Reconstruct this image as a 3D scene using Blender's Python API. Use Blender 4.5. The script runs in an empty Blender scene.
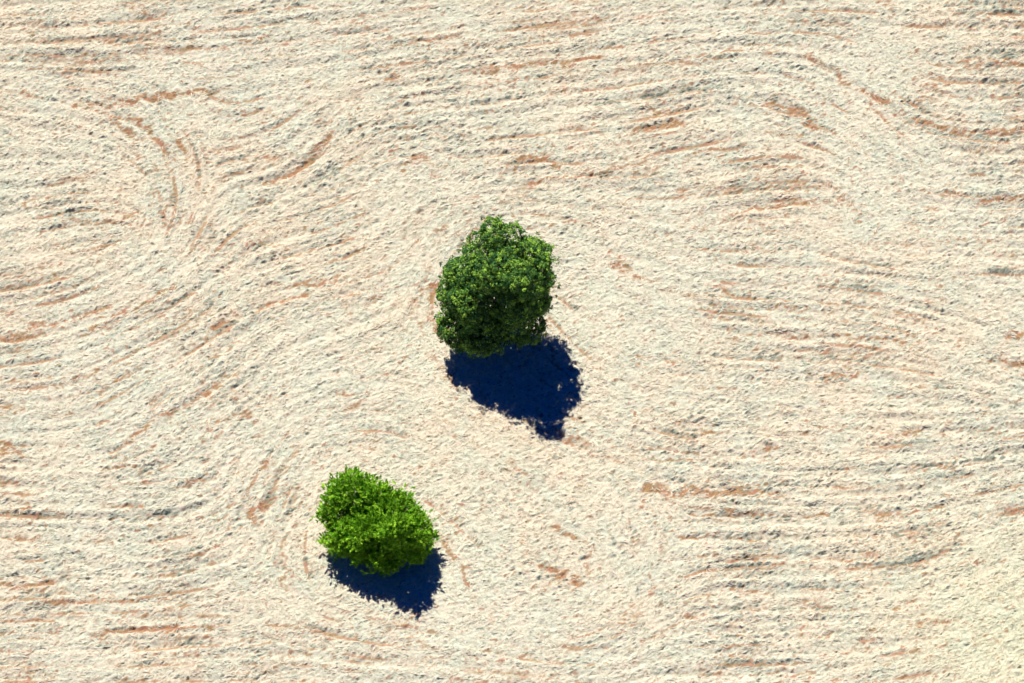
import bpy, math
import numpy as np
from mathutils import Vector

sc = bpy.context.scene
# ------------------------------------------------------------------ camera
W, H = 1024, 683
PITCH = math.radians(55.0)          # looking down from a light aircraft
DIST = 350.0
PXM = 14.0                          # pixels per metre at the middle of the field
cam_d = bpy.data.cameras.new("camera")
cam = bpy.data.objects.new("camera", cam_d)
sc.collection.objects.link(cam)
cam.location = (0, -DIST*math.cos(PITCH), DIST*math.sin(PITCH))
cam.rotation_euler = (math.pi/2 - PITCH, 0, 0)
cam_d.sensor_width = 36.0
cam_d.lens = 36.0*DIST*PXM/W
cam_d.clip_start = 1.0
cam_d.clip_end = 20000.0
sc.camera = cam
sc.render.resolution_x, sc.render.resolution_y = W, H

# ------------------------------------------------------------------ light
SHX, SHY = 0.240, -0.56             # ground shadow of a point one metre up
SUN_ELEV = math.atan2(1.0, math.hypot(SHX, SHY))
SUN_DIR = Vector((-SHX, -SHY, 1.0)).normalized()      # towards the sun
SKY_STRENGTH, SUN_STRENGTH = 0.06, 5.0
EXPOSURE = 0.80
w = bpy.data.worlds.new("World"); sc.world = w; w.use_nodes = True
nt = w.node_tree
sky = nt.nodes.new("ShaderNodeTexSky"); sky.sky_type = 'NISHITA'; sky.sun_disc = False
sky.sun_elevation = SUN_ELEV
sky.sun_rotation = math.atan2(SUN_DIR.x, SUN_DIR.y)
sky.air_density = 0.6; sky.dust_density = 0.0; sky.ozone_density = 8.0
sky.altitude = 1500
bg = nt.nodes["Background"]; bg.inputs[1].default_value = SKY_STRENGTH
hue = nt.nodes.new("ShaderNodeHueSaturation"); hue.inputs["Saturation"].default_value = 1.45; hue.inputs["Hue"].default_value = .525
nt.links.new(sky.outputs[0], hue.inputs["Color"]); nt.links.new(hue.outputs[0], bg.inputs[0])
sun_d = bpy.data.lights.new("sun", 'SUN'); sun_d.energy = SUN_STRENGTH
sun_d.angle = math.radians(0.5); sun_d.color = (1.0, 0.96, 0.88)
sun = bpy.data.objects.new("sun", sun_d); sc.collection.objects.link(sun)
sun.rotation_euler = SUN_DIR.to_track_quat('Z', 'Y').to_euler()
sun.location = (-30, 60, 120)
vs = sc.view_settings
vs.view_transform = 'Standard'; vs.look = 'None'; vs.exposure = EXPOSURE; vs.gamma = 1.0
vs.use_curve_mapping = False

# ------------------------------------------------------------------ helpers
def ground_at(px, py):
    """where a spot measured in the photograph lies on the field, in metres"""
    f = DIST*PXM
    px = np.asarray(px, float); py = np.asarray(py, float)
    u = (px - W/2)/f; v = (H/2 - py)/f
    c, s = math.cos(PITCH), math.sin(PITCH)
    dx = u; dy = c + v*s; dz = -s + v*c
    t = DIST*s/(-dz)
    return dx*t, -DIST*c + dy*t

def mesh_obj(name, co, quads=None, mat=None, parent=None, smooth=False, tris=None):
    me = bpy.data.meshes.new(name)
    co = np.ascontiguousarray(co, np.float32)
    me.vertices.add(len(co)); me.vertices.foreach_set("co", co.ravel())
    loops = []; starts = []; n0 = 0
    for arr, k in ((quads, 4), (tris, 3)):
        if arr is not None and len(arr):
            loops.append(np.asarray(arr, np.int32).ravel())
            starts.append(n0 + np.arange(len(arr), dtype=np.int32)*k); n0 += len(arr)*k
    loops = np.concatenate(loops); starts = np.concatenate(starts)
    me.loops.add(len(loops)); me.loops.foreach_set("vertex_index", loops)
    me.polygons.add(len(starts)); me.polygons.foreach_set("loop_start", starts)
    me.update(calc_edges=True); me.validate()
    if smooth:
        me.polygons.foreach_set("use_smooth", np.ones(len(me.polygons), bool))
    if mat: me.materials.append(mat)
    o = bpy.data.objects.new(name, me); sc.collection.objects.link(o)
    if parent: o.parent = parent
    return o

def attr(o, name, values, domain='POINT'):
    a = o.data.attributes.new(name, 'FLOAT', domain)
    a.data.foreach_set("value", np.ascontiguousarray(values, np.float32).ravel())

class N:
    """small node-tree builder"""
    def __init__(s, name):
        s.m = bpy.data.materials.new(name); s.m.use_nodes = True
        s.t = s.m.node_tree; s.t.nodes.clear()
        s.out = s.t.nodes.new("ShaderNodeOutputMaterial")
    def n(s, kind, **kw):
        x = s.t.nodes.new(kind)
        for k, v in kw.items(): setattr(x, k, v)
        return x
    def l(s, a, b): s.t.links.new(a, b)
    def noise(s, vec, scale, detail=3, rough=.55):
        x = s.n("ShaderNodeTexNoise"); x.inputs["Scale"].default_value = scale
        x.inputs["Detail"].default_value = detail; x.inputs["Roughness"].default_value = rough
        s.l(vec, x.inputs["Vector"]); return x.outputs["Fac"]
    def ramp(s, fac, lo, hi, a=0., b=1.):
        x = s.n("ShaderNodeMapRange"); x.inputs[1].default_value = lo; x.inputs[2].default_value = hi
        x.inputs[3].default_value = a; x.inputs[4].default_value = b
        s.l(fac, x.inputs[0]); return x.outputs[0]
    def mix(s, fac, a, b):
        x = s.n("ShaderNodeMix", data_type='RGBA')
        for v, i in ((fac, 0), (a, 6), (b, 7)):
            if hasattr(v, 'links'): s.l(v, x.inputs[i])
            elif i == 0: x.inputs[i].default_value = v
            else: x.inputs[i].default_value = (*v, 1)
        return x.outputs[2]
    def math(s, op, a, b=None):
        x = s.n("ShaderNodeMath", operation=op)
        for v, i in ((a, 0), (b, 1)):
            if v is None: continue
            if hasattr(v, 'links'): s.l(v, x.inputs[i])
            else: x.inputs[i].default_value = v
        return x.outputs[0]
    def attr(s, name):
        x = s.n("ShaderNodeAttribute"); x.attribute_name = name; return x.outputs["Fac"]

# ------------------------------------------------------------------ the field
STEP = 0.072
X0, X1, Y0, Y1 = -41.0, 41.0, -35.0, 37.0
cx = np.arange(X0, X1 + STEP*.5, STEP); cy = np.arange(Y0, Y1 + STEP*.5, STEP)
NX, NY = len(cx), len(cy)
GX, GY = np.meshgrid(cx, cy)                     # [row = y, col = x]

def field(sigx, sigy, seed, theta=0.0):
    """smooth random field, unit variance; sigmas in metres"""
    r = np.random.default_rng(seed)
    a = r.standard_normal((NY, NX))
    fx = np.fft.rfftfreq(NX, STEP)[None, :]; fy = np.fft.fftfreq(NY, STEP)[:, None]
    c, s = math.cos(theta), math.sin(theta)
    u = fx*c + fy*s; v = -fx*s + fy*c
    k = np.exp(-2*np.pi**2*((u*sigx)**2 + (v*sigy)**2))
    b = np.fft.irfft2(np.fft.rfft2(a)*k, s=(NY, NX))
    return (b - b.mean())/b.std()
def blur(a, sig):
    fx = np.fft.rfftfreq(NX, STEP)[None, :]; fy = np.fft.fftfreq(NY, STEP)[:, None]
    return np.fft.irfft2(np.fft.rfft2(a)*np.exp(-2*np.pi**2*((fx*sig)**2 + (fy*sig)**2)), s=(NY, NX))
def unit(a): return (a - a.mean())/a.std()
def ss(a, lo, hi):
    t = np.clip((a - lo)/(hi - lo), 0, 1); return t*t*(3 - 2*t)

# direction in which the mower ran: (px, py, degrees counter-clockwise in the photo)
FLOW = [(20,10,2),(100,30,5),(300,40,6),(420,70,8),(600,50,7),(800,25,4),(950,20,0),(1010,40,2),(100,78,4),
(45,100,-10),(110,116,-20),(145,130,-45),(166,165,-75),(170,215,80),(80,145,-8),(60,180,8),(190,180,-80),(200,230,62),(50,230,15),
(100,290,25),(180,270,38),(20,330,4),(60,320,15),(140,320,30),(230,310,32),(300,290,14),(340,272,8),(120,370,28),
(180,415,38),(230,430,50),(250,370,42),(130,430,32),(30,410,6),(30,450,-3),(60,470,0),(265,450,58),(268,505,60),(215,550,25),(150,500,3),
(100,540,-4),(60,600,2),(200,600,4),(300,625,2),(300,380,28),(345,400,8),(345,345,20),(380,340,22),(380,300,10),(300,215,12),(240,200,10),
(300,165,48),(325,135,48),(250,160,6),(360,160,30),(400,120,10),(430,165,-40),(540,160,0),(600,150,12),(700,140,12),(760,148,10),(750,58,5),
(830,68,-32),(870,98,-42),(905,150,-42),(960,128,-6),(1005,130,4),(790,112,-20),(820,128,-30),(700,195,12),(790,206,6),(856,215,-60),
(960,192,-4),(1005,203,4),(620,262,-32),(655,285,-24),(700,300,-8),(600,215,-12),(800,318,-3),(900,320,-12),(955,335,-22),
(1005,352,-25),(750,360,-2),(690,370,-4),(850,390,-2),(900,440,0),(700,490,-3),(800,500,0),(700,560,0),(850,560,0),
(940,500,10),(980,560,32),(1005,625,42),(960,430,5),(850,620,2),(700,640,0),(950,608,15),(900,665,10),(432,250,75),(425,300,94),
(412,340,-62),(445,390,-50),(600,345,-50),(615,390,-25),(570,530,-28),(594,556,-85),(625,612,40),(655,590,60),(455,563,-55),(482,612,-52),(510,635,-22),
(560,645,-2),(450,440,-22),(520,472,-35),(600,440,-15),(300,520,88),(303,570,-80),(330,615,-28),(400,650,0),(500,665,1),(650,520,-88),
(570,480,-35),(540,590,-12),(480,500,-40),(420,470,-25),(500,120,8),(480,180,15),(570,200,-10),(660,240,-8),(900,250,0),(1000,260,0),
(750,260,0),(380,200,25),(380,250,35),(250,650,0),(50,660,0),(130,200,-10),(0,270,8)]
fl = np.array(FLOW, float)
fgx, fgy = ground_at(fl[:, 0], fl[:, 1])
ang = np.arctan2(np.sin(np.radians(fl[:, 2]))/math.sin(PITCH), np.cos(np.radians(fl[:, 2])))
q = 12                                          # coarse grid, then stretched
sx_, sy_ = np.meshgrid(cx[::q], cy[::q])
d2 = (sx_[..., None] - fgx)**2 + (sy_[..., None] - fgy)**2
wt = np.exp(-d2/(2*2.3**2)) + 2e-3*np.exp(-d2/(2*7.0**2)) + 1e-9
A = (wt*np.cos(2*ang)).sum(-1); B = (wt*np.sin(2*ang)).sum(-1)
def up(a):
    ix = np.clip(np.arange(NX)/q, 0, a.shape[1] - 1.001); iy = np.clip(np.arange(NY)/q, 0, a.shape[0] - 1.001)
    x0 = ix.astype(int); y0 = iy.astype(int); tx = (ix - x0)[None]; ty = (iy - y0)[:, None]
    g = lambda yy, xx: a[yy][:, xx]
    return (g(y0, x0)*(1-tx) + g(y0, x0+1)*tx)*(1-ty) + (g(y0+1, x0)*(1-tx) + g(y0+1, x0+1)*tx)*ty
A, B = up(A), up(B)
m_ = np.hypot(A, B) + 1e-12; A = blur(A/m_, .8); B = blur(B/m_, .8)
TH = 0.5*np.arctan2(B, A)                       # heading, modulo half a turn
DX, DY = np.cos(TH), np.sin(TH)

def lic(src, length, width=None):
    """smear a random field along the mower's heading: gives rows and streaks"""
    n = int(length/STEP/2/2); acc = src.copy(); wsum = 1.0
    ii, jj = np.meshgrid(np.arange(NY), np.arange(NX), indexing='ij')
    for sgn in (1, -1):
        py = ii.astype(np.float32); px = jj.astype(np.float32)
        ox = DX*sgn; oy = DY*sgn
        for k in range(1, n + 1):
            px = px + ox*2; py = py + oy*2
            a = np.clip(py.astype(np.int32), 0, NY-1); b = np.clip(px.astype(np.int32), 0, NX-1)
            nx_, ny_ = DX[a, b], DY[a, b]
            s = np.sign(nx_*ox + ny_*oy); s[s == 0] = 1
            ox, oy = nx_*s, ny_*s
            wk = 0.5 + 0.5*math.cos(math.pi*k/(n + 1))
            acc = acc + wk*src[a, b]
            wsum += wk
    return unit(acc)

bp = lambda s, seed: unit(field(s, s, seed) - 0.75*field(s, s, seed)*0 - blur(field(s, s, seed), s*2.2)*1.0)
rows = lic(bp(.24, 1), 20.0)                    # windrows about 1.5 m apart
rows2 = lic(field(.12, .12, 2), 3.2)            # finer drag marks
rows3 = lic(field(.30, .30, 3), 4.5)
lines = lic(bp(.11, 51), 12.0)                  # thin long furrow lines
grain = field(.035, .03, 9); grain2 = field(.11, .055, 10, theta=math.radians(25))
patch = field(4.5, 3.5, 4); patch2 = field(1.6, 1.2, 5)
clump = field(.145, .068, 6, theta=math.radians(28))
clump2 = field(.28, .15, 7, theta=math.radians(22))
fine = field(.07, .05, 8, theta=math.radians(25))

def stroke(pts, hw, amp, out):
    xs, ys = ground_at([p[0] for p in pts], [p[1] for p in pts]); stroke_m(list(zip(xs, ys)), hw, amp, out)
def stroke_m(pts, hw, amp, out):
    xs = [p[0] for p in pts]; ys = [p[1] for p in pts]
    for i in range(len(xs) - 1):
        ax, ay, bx, by = xs[i], ys[i], xs[i+1], ys[i+1]
        m = hw*5
        j0, j1 = np.searchsorted(cx, (min(ax, bx) - m, max(ax, bx) + m)); i0, i1 = np.searchsorted(cy, (min(ay, by) - m, max(ay, by) + m))
        if j0 >= j1 or i0 >= i1: continue
        gx, gy = GX[i0:i1, j0:j1], GY[i0:i1, j0:j1]
        L2 = (bx-ax)**2 + (by-ay)**2
        t = np.clip(((gx-ax)*(bx-ax) + (gy-ay)*(by-ay))/L2, 0, 1)
        d = np.hypot(gx - ax - t*(bx-ax), gy - ay - t*(by-ay))
        v = amp*np.exp(-(d/(hw*1.25))**2*.9)
        out[i0:i1, j0:j1] = np.maximum(out[i0:i1, j0:j1], v)

# the mower's passes: long lines that keep their distance from one another
def passes(gap, seed, tries=5200):
    r = np.random.default_rng(seed); cell = .25
    occ = np.full((int((Y1-Y0)/cell) + 2, int((X1-X0)/cell) + 2), -1, int)
    k_ = int(gap*.72/cell) + 1
    dd = [(a, b) for a in range(-k_, k_+1) for b in range(-k_, k_+1) if math.hypot(a, b)*cell < gap*.72]
    da = np.array([p[0] for p in dd]); db = np.array([p[1] for p in dd]); out = []
    for t in range(tries):
        x, y = r.uniform(X0 + 1, X1 - 1), r.uniform(Y0 + 1, Y1 - 1)
        a, b = int((y-Y0)/cell), int((x-X0)/cell)
        aa = np.clip(a + (da*1.35).astype(int), 0, occ.shape[0]-1); bb = np.clip(b + (db*1.35).astype(int), 0, occ.shape[1]-1)
        if (occ[aa, bb] >= 0).any(): continue
        halves = []
        for sgn in (1, -1):
            px, py = x, y; ang = TH[int((y-Y0)/STEP), int((x-X0)/STEP)]; ox, oy = math.cos(ang)*sgn, math.sin(ang)*sgn; pts = []
            for q_ in range(110):
                px += ox*.3; py += oy*.3
                if not (X0 + .6 < px < X1 - .6 and Y0 + .6 < py < Y1 - .6): break
                a, b = int((py-Y0)/cell), int((px-X0)/cell)
                o_ = occ[np.clip(a + da, 0, occ.shape[0]-1), np.clip(b + db, 0, occ.shape[1]-1)]
                if ((o_ >= 0) & (o_ != t)).any(): break
                ang = TH[int((py-Y0)/STEP), int((px-X0)/STEP)]; nx_, ny_ = math.cos(ang), math.sin(ang)
                if nx_*ox + ny_*oy < 0: nx_, ny_ = -nx_, -ny_
                ox, oy = nx_, ny_; pts.append((px, py))
            halves.append(pts)
        line = halves[1][::-1] + [(x, y)] + halves[0]
        if len(line) < 8: continue
        for px, py in line: occ[int((py-Y0)/cell), int((px-X0)/cell)] = t
        out.append(line)
    return out
def draw_passes(lines_, hw, seed, keep):
    r = np.random.default_rng(seed); o_ = np.zeros((NY, NX))
    for ln in lines_:
        a0 = r.uniform(.55, 1.0); ph = r.uniform(0, 6.3, 3)
        for i in range(0, len(ln) - 2, 2):
            t = i*.3; a = a0*(.62 + .38*math.sin(t*.55 + ph[0]) + .25*math.sin(t*1.7 + ph[1]))
            if a > .1: stroke_m([ln[i], ln[i+2]], hw, a, o_)
    return o_

# bare soil where the mower or the wheels scraped: (strength, half-width m, points in the photo)
SOIL = """.8 .3 0,90 30,95|.6 .3 25,97 70,107 110,113 140,122 158,138 168,158|1 .38 75,107 110,103 165,96 210,90|.6 .3 115,120 135,133
.5 .25 110,42 150,46 190,45|.5 .25 235,42 270,38|.4 .3 30,24 85,20|.5 .3 220,163 250,160 285,155|.85 .3 270,185 300,165 313,150 328,133
.45 .3 245,215 270,198|.5 .4 50,183 90,175|.5 .3 176,143 190,155|.4 .3 170,195 169,225|.4 .25 210,150 235,147|.4 .25 205,78 240,77
.7 .25 371,80 395,77|.5 .25 395,40 455,37|.75 .28 480,70 515,67 560,62 600,58|.4 .3 600,75 650,68 700,62|.7 .4 400,168 415,158 430,158 440,165 436,175
.95 .32 520,168 530,158 545,157 556,168|.6 .25 530,183 600,172 650,160 680,158|1 .3 635,130 660,126 682,122|.5 .3 560,125 585,127 605,135
.35 .3 500,100 550,100|.35 .25 380,122 425,120 440,123|.5 .25 370,100 390,96|.6 .3 352,20 372,27|.7 .25 655,112 682,110|.4 .25 620,200 650,195
.6 .25 682,60 735,52 770,51 810,57 835,70|.85 .35 835,70 855,88 882,102|.7 .3 735,103 780,107 800,113 815,125 825,130|.5 .22 825,130 790,135 750,143 700,153
.4 .3 925,85 945,93 975,102|.7 .35 920,120 950,130 980,135 1024,128|.6 .35 960,62 1000,60 1024,62|.65 .25 720,218 760,211 800,203|.75 .3 780,207 800,203 840,201 855,208 858,222
.8 .35 950,190 975,202 1000,200 1024,197|.4 .25 682,190 720,182|.4 .2 812,180 811,195|.4 .3 970,150 1010,153
.8 .3 0,337 30,338|.85 .3 28,328 60,322 85,315 110,305|.5 .3 130,290 145,285|.8 .28 85,333 140,308 160,292 178,286|.65 .3 215,328 245,315 270,303 310,295
.7 .28 255,285 300,282 341,278|.7 .28 100,392 125,378 137,370|.5 .28 60,385 100,370|.8 .3 0,411 28,408|.8 .3 125,440 150,425 175,408|1 .5 0,446 20,454
.7 .28 208,392 228,375|.6 .35 205,440 220,420 245,415|.4 .3 150,400 190,370|.5 .35 414,300 416,318 422,332|.9 .5 434,285 435,310 437,330|.75 .28 605,252 630,268 660,285
.4 .25 660,285 700,298|.6 .22 765,308 805,308|.4 .25 755,240 760,250|.4 .25 870,245 1000,240|.35 .2 735,350 790,352 850,348|.5 .22 740,333 830,336 920,342
.95 .4 1000,342 1024,336|.95 .35 1000,350 1010,362 1024,365|.5 .3 965,340 985,355|.6 .22 640,357 690,363 740,368 785,370|.85 .25 808,374 850,376|.5 .25 690,388 745,390
.5 .3 855,390 900,396 925,386|.7 .3 820,430 850,425|.6 .25 880,432 935,438|.6 .22 750,450 775,448|1 .32 645,488 685,490 740,491|.65 .22 740,491 790,499
.6 .22 690,515 800,515 830,517|.75 .22 682,537 760,540|.4 .22 810,540 870,535|.6 .25 880,518 920,510 945,508|.8 .25 930,467 955,468|.5 .22 780,565 830,570 890,567
1 .3 893,611 915,604|.7 .25 920,627 965,615|.5 .22 780,600 840,608|.6 .22 735,590 770,592|.5 .22 685,618 720,617|.5 .22 720,655 765,660|.6 .22 785,675 815,673
.7 .35 1000,512 1024,508|.4 .25 855,553 880,553|.8 .28 0,513 30,510|.7 .28 35,515 55,508 75,515|.7 .25 105,468 145,470|.5 .25 100,504 140,506|.65 .25 70,540 110,541
.45 .25 130,545 180,545|.65 .28 195,560 225,547|.4 .22 145,563 190,560|.75 .3 0,585 50,583|.85 .25 50,602 95,600 130,597|.5 .25 0,622 50,620|.5 .22 0,640 60,640 95,637
.9 .25 95,635 140,631 158,628|.85 .22 165,628 205,628|.5 .25 130,613 150,613|.9 .3 254,524 262,508 275,500|.4 .25 0,668 60,665 140,663|.6 .25 255,465 275,460
.4 .2 260,665 341,665|.8 .28 440,540 460,565 475,590|.5 .28 475,590 490,625|.6 .28 510,460 530,475|.75 .3 555,530 580,540 592,555 595,570 575,585|.75 .28 545,565 565,575 590,577
.5 .25 575,575 588,582|.55 .28 650,595 640,610 620,625|.35 .25 530,605 600,610|.5 .22 480,630 525,638|.4 .22 510,648 610,650|.75 .22 335,391 368,392|.45 .22 330,409 360,405
.7 .25 213,392 232,375|.45 .3 300,430 320,410 |.4 .4 235,470 260,430|.35 .3 20,60 80,62|.35 .25 445,462 480,490|.4 .35 270,480 300,440|.5 .2 603,238 612,262 650,288 720,300|.45 .18 640,240 700,226 760,213|.5 .22 872,100 892,130 908,165|.45 .2 304,500 288,540 290,575 312,602|.5 .18 662,535 655,585 622,622 560,645|.45 .18 600,470 640,498 668,540|.45 .2 196,170 212,205 196,245 150,280|.5 .2 425,270 414,310 425,345 455,385|.4 .18 560,430 600,455 640,470|.45 .18 440,430 490,450 540,490|.45 .18 690,280 760,300 850,305 930,322|.4 .18 0,60 150,52 330,40 500,30|.4 .18 330,100 420,92 520,78|.45 .18 40,215 110,225 160,200 150,160 110,135|.5 .18 700,430 800,433 900,425|.5 .18 650,460 760,463 880,462|.5 .18 690,560 790,562 880,556|.5 .18 700,635 820,637 930,620|.4 .18 300,650 420,657 540,655|.4 .18 0,560 120,560 200,555|.45 .18 0,490 110,487 200,478 240,455|.4 .4 200,470 225,430"""
soil = np.zeros((NY, NX))
for item in SOIL.replace("\n", "|").split("|"):
    p = item.split()
    stroke([tuple(map(float, s.split(","))) for s in p[2:]], float(p[1])*.85, float(p[0]), soil)
# where the field was turned over again the rows are hardly to be seen: (px, py, reach in metres, how much)
calm = np.zeros((NY, NX))
for px_, py_, rr_, aa_ in ((540,560,6.5,.75),(470,450,5.5,.8),(600,480,4.5,.7),(400,470,4,.7),(430,190,5,.7),(560,240,4.5,.75),(640,330,4.5,.6),(880,60,4.5,.7),
        (880,190,4,.7),(790,260,4,.5),(90,180,4,.5),(330,440,5,.5),(390,560,4,.5),(620,600,4,.6),(990,640,5,.7),(180,100,3,.5),(700,240,3.5,.5),(350,130,3,.3)):
    gx_, gy_ = ground_at(px_, py_)
    calm = np.maximum(calm, aa_*np.exp(-((GX - gx_)**2 + (GY - gy_)**2)/(1.2*rr_**2)))
rows = rows*(1 - calm); rows2 = rows2*(1 - .7*calm); rows3 = rows3*(1 - .75*calm); lines = lines*(1 - .5*calm)
fur = ss(lines - .35*rows + .25*patch2 + .2*grain2, .9, 2.3)
furrow = draw_passes(passes(1.32, 61), .115, 62, None)*(1 - calm)
sh = int(round(.17/STEP))
furrow_soil = np.roll(furrow, -sh, 0); furrow_green = np.roll(furrow, sh, 0)
# scraped streaks everywhere between the rows, patchy
sv = -.5*calm - rows*.50 + rows2*.40 + rows3*.40 + patch*.40 + patch2*.50 + clump*.30
# the soil mask: strokes broken up by the straw lying over them
brk = -.40*rows2 + .40*grain2 + .34*clump + .40*grain + .2*patch2     # how the straw breaks them up
ii_, jj_ = np.meshgrid(np.arange(NY), np.arange(NX), indexing='ij')
w1 = np.round(field(.35, .22, 71)*.13/STEP).astype(int); w2 = np.round(field(.5, .3, 72)*.22/STEP).astype(int)
soil = soil[np.clip(ii_ + w1, 0, NY-1), np.clip(jj_ + w2, 0, NX-1)]      # ragged edges
soil_m = .92*ss(soil*(1.08 + .78*brk + .1*patch2), .13, .98)
soil_f = .8*ss(furrow_soil*(1.0 + .35*patch2 + .25*patch + .85*brk), .15, .78)
soil_r = ss(sv*.8 + .5*fur - .1 + .50*grain2 + .45*grain, .45, 3.0)
tr_x, tr_y = ground_at(1010, 10); browner = .45*np.exp(-((GX - tr_x)**2 + (GY - tr_y)**2)/(2*5.5**2))
chaff = .85*ss(.75*grain2 + .7*grain + .45*clump - .3*rows2 + .2*patch2 - .12*calm + browner, .95, 2.45)
soil_m = np.maximum(soil_m, chaff)
soil_m = np.clip(np.maximum(np.maximum(soil_m, soil_f), soil_r*.8), 0, 1)
low = np.maximum(soil, 0)

# dull green regrowth in little tufts along the rows
GREEN = """1 .25 50,95 80,95 125,92 165,87|.8 .22 341,76 380,71 440,65|.9 .25 397,106 430,100 455,98|1 .25 950,52 985,53 1024,56|.7 .25 195,198 260,193 280,190
.9 .22 95,318 120,307|.9 .25 0,350 10,350|.9 .25 815,287 855,287 930,310|.8 .22 682,290 720,298 800,305|.8 .22 805,365 890,372|.8 .2 682,358 745,362|.9 .25 945,193 1000,193 1024,190
.8 .22 300,75 390,66|.7 .22 700,400 760,402|.8 .2 770,635 700,636|.7 .22 250,372 285,360|1 .16 251,378 256,368|.7 .22 215,578 270,580|.8 .2 60,645 110,645
.6 .2 850,160 900,152|.7 .2 860,135 905,160|.6 .22 520,205 580,195|.8 .2 700,90 740,85|.9 .2 770,68 805,66|.5 .3 980,560 940,600|.5 .3 480,60 600,45"""
green = np.zeros((NY, NX))
for item in GREEN.replace("\n", "|").split("|"):
    p = item.split()
    stroke([tuple(map(float, s.split(","))) for s in p[2:]], float(p[1]), float(p[0]), green)
gp = field(6, 5, 31)
dash = field(.135, .042, 41, theta=math.radians(24)); fleck = field(.09, .035, 43, theta=math.radians(30)); dash2 = field(.30, .07, 42, theta=math.radians(18))
green_m = ss(green*1.15 + .62*dash + .22*dash2 + .20*rows3 - .25*rows + .35*fur + 1.5*furrow_green*(1 + .4*rows3) + .2*patch2 - .1 + .25*gp + .55*fleck, 1.15, 2.6)

# relief: rows, lumps of hay, stubble; scraped strips lie lower
base_low = 0.03*patch
lump = np.maximum(clump2*.6 + rows*.3 + rows2*.3, -.6)
amp = np.clip(1 + .35*patch2 + .25*gp, .6, 1.3)
spike = np.maximum(clump*.45 + .45*dash + .5*grain2 + .30*rows2 + .20*rows3 - .45, 0)
spike = np.where(spike > 1.1, 1.1 + .35*(spike - 1.1), spike)
Z = (amp*(0.032*rows + 0.018*rows2 + 0.016*rows3) - .025*fur - .065*furrow + .02*furrow_green + 0.012*lump + amp*0.036*spike**1.2*(1 - .3*soil_m)
     + 0.021*grain2 + 0.012*fine + .013*grain - 0.05*soil_m*(.6 + .4*low) + base_low)
tuft = np.maximum(green_m, 0)
Z = Z + 0.035*tuft + .012*dash
Zf = Z.copy()
edge = np.minimum.reduce([GX - X0, X1 - GX, GY - Y0, Y1 - GY])
Z *= ss(edge, 0, 2.0)

def height(x, y):
    j = np.clip(((x - X0)/STEP), 0, NX - 1.01); i = np.clip(((y - Y0)/STEP), 0, NY - 1.01)
    j0 = j.astype(int); i0 = i.astype(int); tx = j - j0; ty = i - i0
    return (Z[i0, j0]*(1-tx) + Z[i0, j0+1]*tx)*(1-ty) + (Z[i0+1, j0]*(1-tx) + Z[i0+1, j0+1]*tx)*ty

# one sheet: fine under the camera, ever coarser out to the horizon
grow = np.cumsum(np.geomspace(.15, 900, 60))
ax_ = np.concatenate([X0 - grow[::-1], cx, cx[-1] + grow]); ay_ = np.concatenate([Y0 - grow[::-1], cy, cy[-1] + grow])
FX, FY = len(ax_), len(ay_)
PXg, PYg = np.meshgrid(ax_, ay_)
g = 60
def pad(a, fill=0.0):
    o = np.full((FY, FX), fill); o[g:g+NY, g:g+NX] = a; return o
fade = ss(edge, 0, 3.0)
co = np.stack([PXg, PYg, pad(Z)], -1).reshape(-1, 3)
idx = np.arange(FX*FY).reshape(FY, FX)
quads = np.stack([idx[:-1, :-1], idx[:-1, 1:], idx[1:, 1:], idx[1:, :-1]], -1).reshape(-1, 4)

def hay_tint(n, geo_pos):
    """bleached straw: cream, with pinkish and sage patches"""
    warm = n.ramp(n.noise(geo_pos, .055, 2), .40, .62)
    sage = n.ramp(n.noise(geo_pos, .33, 3), .42, .66)
    pink = n.ramp(n.noise(geo_pos, .9, 4), .48, .68)
    c = n.mix(warm, (.560, .552, .445), (.590, .538, .412))
    c = n.mix(n.math('MULTIPLY', sage, .9), c, (.50, .535, .435))
    c = n.mix(n.math('MULTIPLY', pink, .28), c, (.62, .485, .40))
    gs = n.attr('regrowth'); c = n.mix(gs, c, (.545, .575, .36))
    return c

n = N("mown_hay_and_soil")
geo = n.n("ShaderNodeNewGeometry"); pos = geo.outputs["Position"]
hay = hay_tint(n, pos)
f1 = n.noise(pos, 5.5, 4, .65)
hay = n.mix(n.ramp(f1, .36, .66), n.mix(.30, hay, (.30, .24, .15)), hay)
f2 = n.noise(pos, 17.0, 3, .7)
hay = n.mix(n.ramp(f2, .52, .66, 0, .75), hay, (.76, .70, .57))
hay = n.mix(n.ramp(f2, .28, .46, .6, 0), hay, (.30, .215, .14))
so_n = n.noise(pos, 1.1, 4); so_c = n.mix(n.ramp(so_n, .38, .62), (.36, .170, .095), (.33, .21, .09))
so_c = n.mix(n.ramp(n.noise(pos, 9., 4, .7), .45, .62, 0, .7), so_c, (.16, .072, .035))
c = n.mix(n.attr("soil"), hay, so_c)
gr_c = n.mix(n.ramp(n.noise(pos, 3., 3), .4, .6), (.17, .205, .16), (.30, .33, .26))
c = n.mix(n.attr("green"), c, gr_c)
bs = n.n("ShaderNodeBsdfDiffuse"); bs.inputs["Roughness"].default_value = .6
n.l(c, bs.inputs[0])
bm = n.n("ShaderNodeBump"); bm.inputs["Strength"].default_value = .6; bm.inputs["Distance"].default_value = .05
n.l(n.noise(pos, 11., 4, .7), bm.inputs["Height"]); n.l(bm.outputs[0], bs.inputs["Normal"])
n.l(bs.outputs[0], n.out.inputs[0]); MAT_GROUND = n.m

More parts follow.
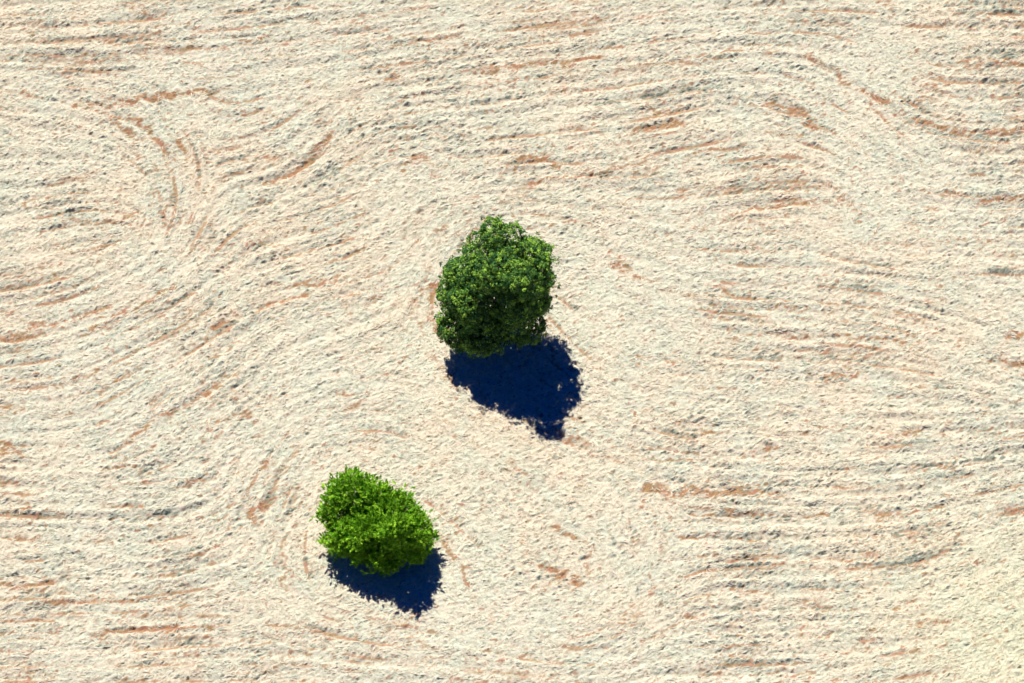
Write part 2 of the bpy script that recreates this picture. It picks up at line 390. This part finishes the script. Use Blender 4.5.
ground = mesh_obj("ground", co, quads, MAT_GROUND, smooth=False)
def regrowth_tint(x, y):      # fresh green coming through the straw in the near right corner
    gx_, gy_ = ground_at(1030, 640)
    return .42*np.exp(-((x - gx_)**2 + (y - gy_)**2)/(2*6.5**2))
attr(ground, "regrowth", regrowth_tint(co[:, 0], co[:, 1]))
attr(ground, "soil", pad(soil_m*fade)); attr(ground, "green", pad(green_m*.7*fade))
ground["kind"] = "structure"; ground["label"] = "mown straw field with curved mower rows and streaks of red soil"

# ------------------------------------------------------------------ loose straw
def hay_material(name, tint=None):
    n = N(name); geo = n.n("ShaderNodeNewGeometry")
    c = hay_tint(n, geo.outputs["Position"]) if tint is None else n.mix(geo.outputs["Random Per Island"], *tint)
    if tint is None:
        r = geo.outputs["Random Per Island"]
        c = n.mix(n.ramp(r, .0, .35, .55, 0), c, (.34, .25, .15))
        c = n.mix(n.ramp(r, .65, 1., 0, .7), c, (.76, .69, .55))
    b = n.n("ShaderNodeBsdfDiffuse"); n.l(c, b.inputs[0])
    t = n.n("ShaderNodeBsdfTranslucent"); n.l(c, t.inputs[0])
    m = n.n("ShaderNodeMixShader"); m.inputs[0].default_value = .2
    n.l(b.outputs[0], m.inputs[1]); n.l(t.outputs[0], m.inputs[2]); n.l(m.outputs[0], n.out.inputs[0])
    return n.m

def wisps(name, x, y, heading, length, width, lift, mat, seed):
    """bent blades resting on the ground, free end raised"""
    r = np.random.default_rng(seed); k = len(x)
    c, s = np.cos(heading), np.sin(heading)
    L = length*r.uniform(.6, 1.4, k); Wd = width*r.uniform(.6, 1.4, k); up_ = lift*r.uniform(0, 1.3, k)
    vs_ = []
    for t, wf, zf in ((-.5, .8, 0.), (0., 1., .75), (.5, .15, 1.)):
        px = x + c*L*t; py = y + s*L*t; pz = height(px, py) + .012 + up_*zf
        tw = r.uniform(-.6, .6, k)
        for sg in (-1, 1):
            vs_.append(np.stack([px - s*Wd*wf*.5*sg, py + c*Wd*wf*.5*sg, pz + sg*tw*Wd*wf*.5], -1))
    co = np.stack(vs_, 1).reshape(-1, 3)
    b = (np.arange(k)*6)[:, None]
    qs = np.concatenate([b + np.array([0, 1, 3, 2]), b + np.array([2, 3, 5, 4])])
    return mesh_obj(name, co, qs, mat)

def scatter(k, seed, dens):
    r = np.random.default_rng(seed)
    x = r.uniform(X0 + .5, X1 - .5, k); y = r.uniform(Y0 + .5, Y1 - .5, k)
    i = ((y - Y0)/STEP).astype(int); j = ((x - X0)/STEP).astype(int)
    keep = r.uniform(0, 1, k) < dens[i, j]
    return x[keep], y[keep], TH[i, j][keep], r
d = np.clip(.55 + .25*rows + .2*clump2 - 1.1*soil_m, .03, 1)
x, y, th, r = scatter(330000, 11, d)
h_ = th + r.normal(0, .75, len(x))
st = wisps("loose_straw", x, y, h_ + np.pi*(r.uniform(size=len(x)) < .5), .30, .045, .06, hay_material("dry_straw"), 12)
sv_ = np.empty(len(st.data.vertices)*3, np.float32); st.data.vertices.foreach_get("co", sv_); sv_ = sv_.reshape(-1, 3); attr(st, "regrowth", regrowth_tint(sv_[:, 0], sv_[:, 1]))
st["kind"] = "stuff"; st["label"] = "pale dry cut straw strewn over the whole mown field"

d = np.clip(green_m*.9 + .008, 0, 1)
x, y, th, r = scatter(300000, 21, d)
wg = wisps("field_weeds", x, y, math.radians(30) + r.normal(0, .35, len(x)), .24, .04, .05,
           hay_material("dull_green_weed", ((.17, .215, .17), (.40, .43, .35))), 22)
wg["kind"] = "stuff"; wg["label"] = "dull grey-green regrowth in small tufts among the cut straw"

# ------------------------------------------------------------------ trees
def leaf_material(name, dark, mid, bright, trans, gloss=.08):
    n = N(name); geo = n.n("ShaderNodeNewGeometry"); r = geo.outputs["Random Per Island"]
    tc = n.n("ShaderNodeTexCoord").outputs["Object"]
    c = n.mix(n.ramp(n.noise(tc, .75, 3), .38, .62), dark, mid)
    c = n.mix(n.ramp(n.attr("spray"), .45, .95, 0, .9), c, bright); c = n.mix(n.ramp(r, .6, 1.0, 0, .5), c, bright)
    b = n.n("ShaderNodeBsdfPrincipled"); n.l(c, b.inputs["Base Color"])
    b.inputs["Roughness"].default_value = .65; b.inputs["Specular IOR Level"].default_value = gloss
    t = n.n("ShaderNodeBsdfTranslucent"); n.l(n.mix(.5, c, bright), t.inputs[0])
    m = n.n("ShaderNodeMixShader"); m.inputs[0].default_value = trans
    n.l(b.outputs[0], m.inputs[1]); n.l(t.outputs[0], m.inputs[2]); n.l(m.outputs[0], n.out.inputs[0])
    return n.m

n = N("grey_brown_bark"); tc = n.n("ShaderNodeTexCoord").outputs["Object"]
c = n.mix(n.noise(tc, 9, 5, .7), (.045, .036, .022), (.10, .08, .055))
b = n.n("ShaderNodeBsdfPrincipled"); n.l(c, b.inputs["Base Color"]); b.inputs["Roughness"].default_value = .9
bm = n.n("ShaderNodeBump"); bm.inputs["Strength"].default_value = .7; n.l(n.noise(tc, 14, 4), bm.inputs["Height"]); n.l(bm.outputs[0], b.inputs["Normal"])
n.l(b.outputs[0], n.out.inputs[0]); BARK = n.m

def tubes(name, paths, mat, parent):
    """tapered bent limbs as one mesh; path = list of (x,y,z,r)"""
    V, Q, T = [], [], []; base = 0; S = 9
    for P in paths:
        P = np.array(P, float)
        for i, p in enumerate(P):
            d = P[min(i+1, len(P)-1), :3] - P[max(i-1, 0), :3]; d /= np.linalg.norm(d)
            a = np.cross(d, (0.3, 1, .2)); a /= np.linalg.norm(a); bb = np.cross(d, a)
            for k in range(S):
                t = 2*math.pi*k/S; rr = p[3]*(1 + .12*math.sin(3*t + i))
                V.append(p[:3] + rr*(math.cos(t)*a + math.sin(t)*bb))
        for i in range(len(P) - 1):
            for k in range(S):
                Q.append((base + i*S + k, base + i*S + (k+1) % S, base + (i+1)*S + (k+1) % S, base + (i+1)*S + k))
        V.append(P[-1, :3]); tip = base + len(P)*S
        for k in range(S): T.append((base + (len(P)-1)*S + k, base + (len(P)-1)*S + (k+1) % S, tip))
        base = tip + 1
    return mesh_obj(name, np.array(V), Q, mat, parent, smooth=True, tris=T)

def limb(a, b, r0, r1, rng, bend=.35, n_=6):
    a = np.array(a, float); b = np.array(b, float); out = []
    off = rng.normal(0, bend, 3); off[2] = abs(off[2])*.6
    for i in range(n_ + 1):
        t = i/n_; p = a*(1-t) + b*t + off*math.sin(math.pi*t)
        out.append((*p, r0*(1-t) + r1*t))
    return out

def sphere(m, rng):
    u = rng.normal(size=(m, 3)); return u/np.linalg.norm(u, axis=1)[:, None]

def area_of(r): return 4*math.pi*(((r[0]*r[1])**1.6 + (r[0]*r[2])**1.6 + (r[1]*r[2])**1.6)/3)**(1/1.6)

def crown_points(lobes, rng, boss, spacing, fill, core):
    """leaf sprays: boughs swell out of each lobe, sprays cover the boughs; a thinner fill lies within"""
    L = np.array(lobes, float); C, D = [], []
    def outside(p, me, lim):
        keep = np.ones(len(p), bool)
        for i, o in enumerate(L):
            if i != me: keep &= (((p - o[:3])/o[3:6])**2).sum(1) > lim
        return keep
    for i, l in enumerate(L):
        c0, rad = l[:3], l[3:6]
        m = int(area_of(rad)/(boss*1.68)**2)
        u = sphere(m, rng); p = c0 + u*(rad - boss*.55)*rng.uniform(.86, 1.03, (m, 1))
        k = outside(p, i, .72); p, u = p[k], u[k]
        for b0, b1 in zip(p, u/rad):
            b1 = b1/np.linalg.norm(b1); rb = boss*rng.uniform(.55, 1.25)
            mm = int(4*math.pi*rb*rb/spacing**2*.75)
            v = sphere(mm, rng); v = v[(v @ b1) > -.35]
            C.append(b0 + v*rb*rng.uniform(.75, 1.0, (len(v), 1))*np.array([1.1, 1.1, .8])); w_ = v + b1*.6
            D.append(w_/np.linalg.norm(w_, axis=1)[:, None])
        m = int(area_of(rad)/(spacing*fill)**2)
        u = sphere(m, rng); p = c0 + u*rad*rng.uniform(.55, .88, (m, 1)); k = outside(p, i, .45)
        C.append(p[k]); D.append(u[k])
        m = int(rad.prod()*core)
        u = sphere(m, rng); p = c0 + u*rad*(rng.uniform(0, 1, (m, 1))**.4)*.68; C.append(p); D.append(u)
    C = np.concatenate(C); D = np.concatenate(D)
    out = rng.uniform(size=len(C)) < .11
    C[out] += D[out]*rng.uniform(.15, .5, (out.sum(), 1))
    k = C[:, 2] > .2
    return C[k], D[k]

def leaves(name, C, D, per, spread, size, aspect, mat, parent, rng, shoot):
    """each spray is a small dome of leaves; with shoot > 0 it is drawn out into an upright shoot"""
    k = len(C); n_ = k*per
    sc_ = np.repeat(rng.uniform(.65, 1.4, k), per)
    base = np.repeat(C, per, 0); dirs = np.repeat(D, per, 0)
    off = sphere(n_, rng)
    f = (off*dirs).sum(1); off[f < -.2] *= -1                # the dome opens outwards
    rad = (rng.uniform(.55, 1.0, n_)*spread*sc_)[:, None]
    if shoot:
        axd = D*.8 + np.array([-.05, .1, .45]) + rng.normal(0, .45, (k, 3)); axd /= np.linalg.norm(axd, axis=1)[:, None]
        axd = np.repeat(axd, per, 0); t = rng.uniform(-.4, 1, n_)[:, None]
        P = base + axd*t*shoot*sc_[:, None] + off*rad*(1.1 - t)*.55
        ax = axd*1.1 + off*.8 + rng.normal(0, .25, (n_, 3)); nn = off*.6 + np.array([-.1, .25, .9]) + dirs*.4 + rng.normal(0, .4, (n_, 3))
    else:
        P = base + off*rad
        ax = sphere(n_, rng) + off*.4; nn = off*1.0 + dirs*.3 + np.array([0, 0, .35]) + rng.normal(0, .38, (n_, 3))
    P[:, 2] = np.maximum(P[:, 2], .06)
    ax /= np.linalg.norm(ax, axis=1)[:, None]
    nn -= (nn*ax).sum(1)[:, None]*ax; nn /= np.linalg.norm(nn, axis=1)[:, None]
    sd = np.cross(ax, nn)
    s = size*rng.uniform(.65, 1.3, n_); wv = (s*aspect)[:, None]; s = s[:, None]
    v0 = P - ax*s*.5; v1 = P + sd*wv*.5 + nn*s*.1; v2 = P + ax*s*.5; v3 = P - sd*wv*.5 + nn*s*.1
    co = np.stack([v0, v1, v2, v3], 1).reshape(-1, 3)
    b_ = (np.arange(n_)*4)[:, None]
    t = np.concatenate([b_ + np.array([0, 1, 2]), b_ + np.array([0, 2, 3])])
    o = mesh_obj(name, co, None, mat, parent, tris=t)
    attr(o, "spray", np.repeat(rng.uniform(0, 1, k), per*4))
    return o

def tree(name, label, px, py, lobes, trunk, mat, boss, spacing, per, spread, size, aspect, seed, shoot, fill, core, limb_r):
    gx, gy = ground_at(px, py)
    e = bpy.data.objects.new(name, None); sc.collection.objects.link(e)
    e.location = (float(gx), float(gy), 0); e.empty_display_size = 1
    e["label"] = label; e["category"] = "tree"
    rng = np.random.default_rng(seed)
    L = np.array(lobes, float)*(.975 if trunk[0][3] > .3 else 1)
    paths = [trunk] if trunk else []
    start = trunk[-1] if trunk else None
    top = np.array(trunk[-1][:3])
    limbs = []
    for l in L:
        tgt = l[:3] + np.array([0, 0, l[5]*.35])
        src = trunk[1 + rng.integers(0, len(trunk) - 1)][:3]
        limbs.append(limb(src, tgt, limb_r, limb_r*.3, rng, .2))
        for _ in range(5):
            u = rng.normal(size=3); u[2] = abs(u[2])*.8; u /= np.linalg.norm(u)
            limbs.append(limb(limbs[-1][-1][:3] if rng.uniform() < .3 else tgt*.7 + np.array(src)*.3, l[:3] + u*l[3:6]*.68, limb_r*.35, limb_r*.1, rng, .12, 4))
    tr = tubes("trunk", paths, BARK, e)
    tubes("limb", limbs, BARK, tr)
    C, D = crown_points(L, rng, boss, spacing, fill, core)
    leaves("crown", C, D, per, spread, size, aspect, mat, e, rng, shoot)
    return e

# the tall dark tree: lobes (x, y, z, rx, ry, rz) from its foot
M1 = leaf_material("dark_green_leaf", (.014, .066, .028), (.044, .145, .034), (.30, .50, .060), .15)
lobes1 = [(0,0,6.0, 2.0,2.1,4.4), (-.3,-1.1,6.2, 1.2,.9,2.2), (-.1,1.5,9.1, 1.6,1.6,2.4), (-.5,1.1,8.7, 1.7,1.8,2.5), (.7,1.4,9.0, 1.7,1.7,2.3), (2.2,.8,8.0, 1.5,1.7,2.3),
 (-1.8,.5,6.8, 1.5,1.6,2.2), (-1.5,.8,8.0, 1.45,1.5,2.0), (-2.8,-.3,4.6, 1.1,1.4,2.0), (-1.9,-1.2,5.6, 1.4,1.4,2.2), (1.4,-1.6,6.3, 1.4,1.3,2.2),
 (2.7,0,5.6, 1.1,1.5,2.2), (2.4,-.8,7.9, 1.4,1.3,1.9), (-2.6,-1.2,2.9, 1.4,1.4,1.6), (-1.0,-2.0,3.6, 1.5,1.2,1.7), (1.6,-1.2,3.3, 1.6,1.4,1.7),
 (0,2.0,6.0, 2.2,1.4,3.4), (.5,-1.0,10.0, .9,1.0,1.5), (1.45,-1.9,10.1, .85,.8,1.5), (-2.4,1.2,4.8, 1.4,1.5,2.0), (2.9,1.3,5.2, .9,1.2,1.8), (-.8,-.9,8.4, 1.1,1.2,1.7)]
tree("tall_broadleaf_tree", "taller darker green tree casting the longer blue-black shadow, near mid field", 496, 336, lobes1,
     [(0,0,-.25,.36), (.05,0,1.0,.29), (.0,.1,2.6,.25), (.12,.05,4.5,.2), (0,0,7.2,.12)], M1, .70, .33, 26, .21, .145, .62, 103, 0, 2.9, 6, .13)

# the low bright shrub-like tree
M2 = leaf_material("bright_green_leaf", (.065, .21, .010), (.16, .42, .018), (.46, .74, .055), .24)
lobes2 = [(0,0,2.4, 2.7,2.0,2.3), (-1.5,2.1,4.0, 1.6,1.4,1.9), (-2.5,1.2,2.8, 1.3,1.4,1.7), (-.1,1.7,3.7, 1.7,1.4,1.9), (.7,.9,3.6, 1.5,1.4,1.9), (1.4,1.2,3.0, 1.6,1.4,1.8),
 (2.8,.3,2.0, 1.1,1.3,1.6), (1.45,-1.1,3.8, 1.2,1.0,2.6), (2.4,-.9,2.2, 1.3,1.2,1.6), (-.6,-.5,3.1, 1.6,1.4,2.0), (-2.4,-.1,2.1, 1.3,1.3,1.5), (.5,-1.5,1.8, 1.4,1.0,1.5), (-1.0,-.9,1.8, 1.3,1.0,1.3)]
tree("low_bushy_tree", "smaller, lower bright lime green bushy tree, below and left of the dark one", 376, 551, lobes2,
     [(0,0,-.25,.22), (.03,0,.5,.18), (.0,.05,1.2,.15), (.05,.05,2.6,.09)], M2, .40, .34, 34, .15, .15, .42, 202, .26, 1.1, 48, .05)
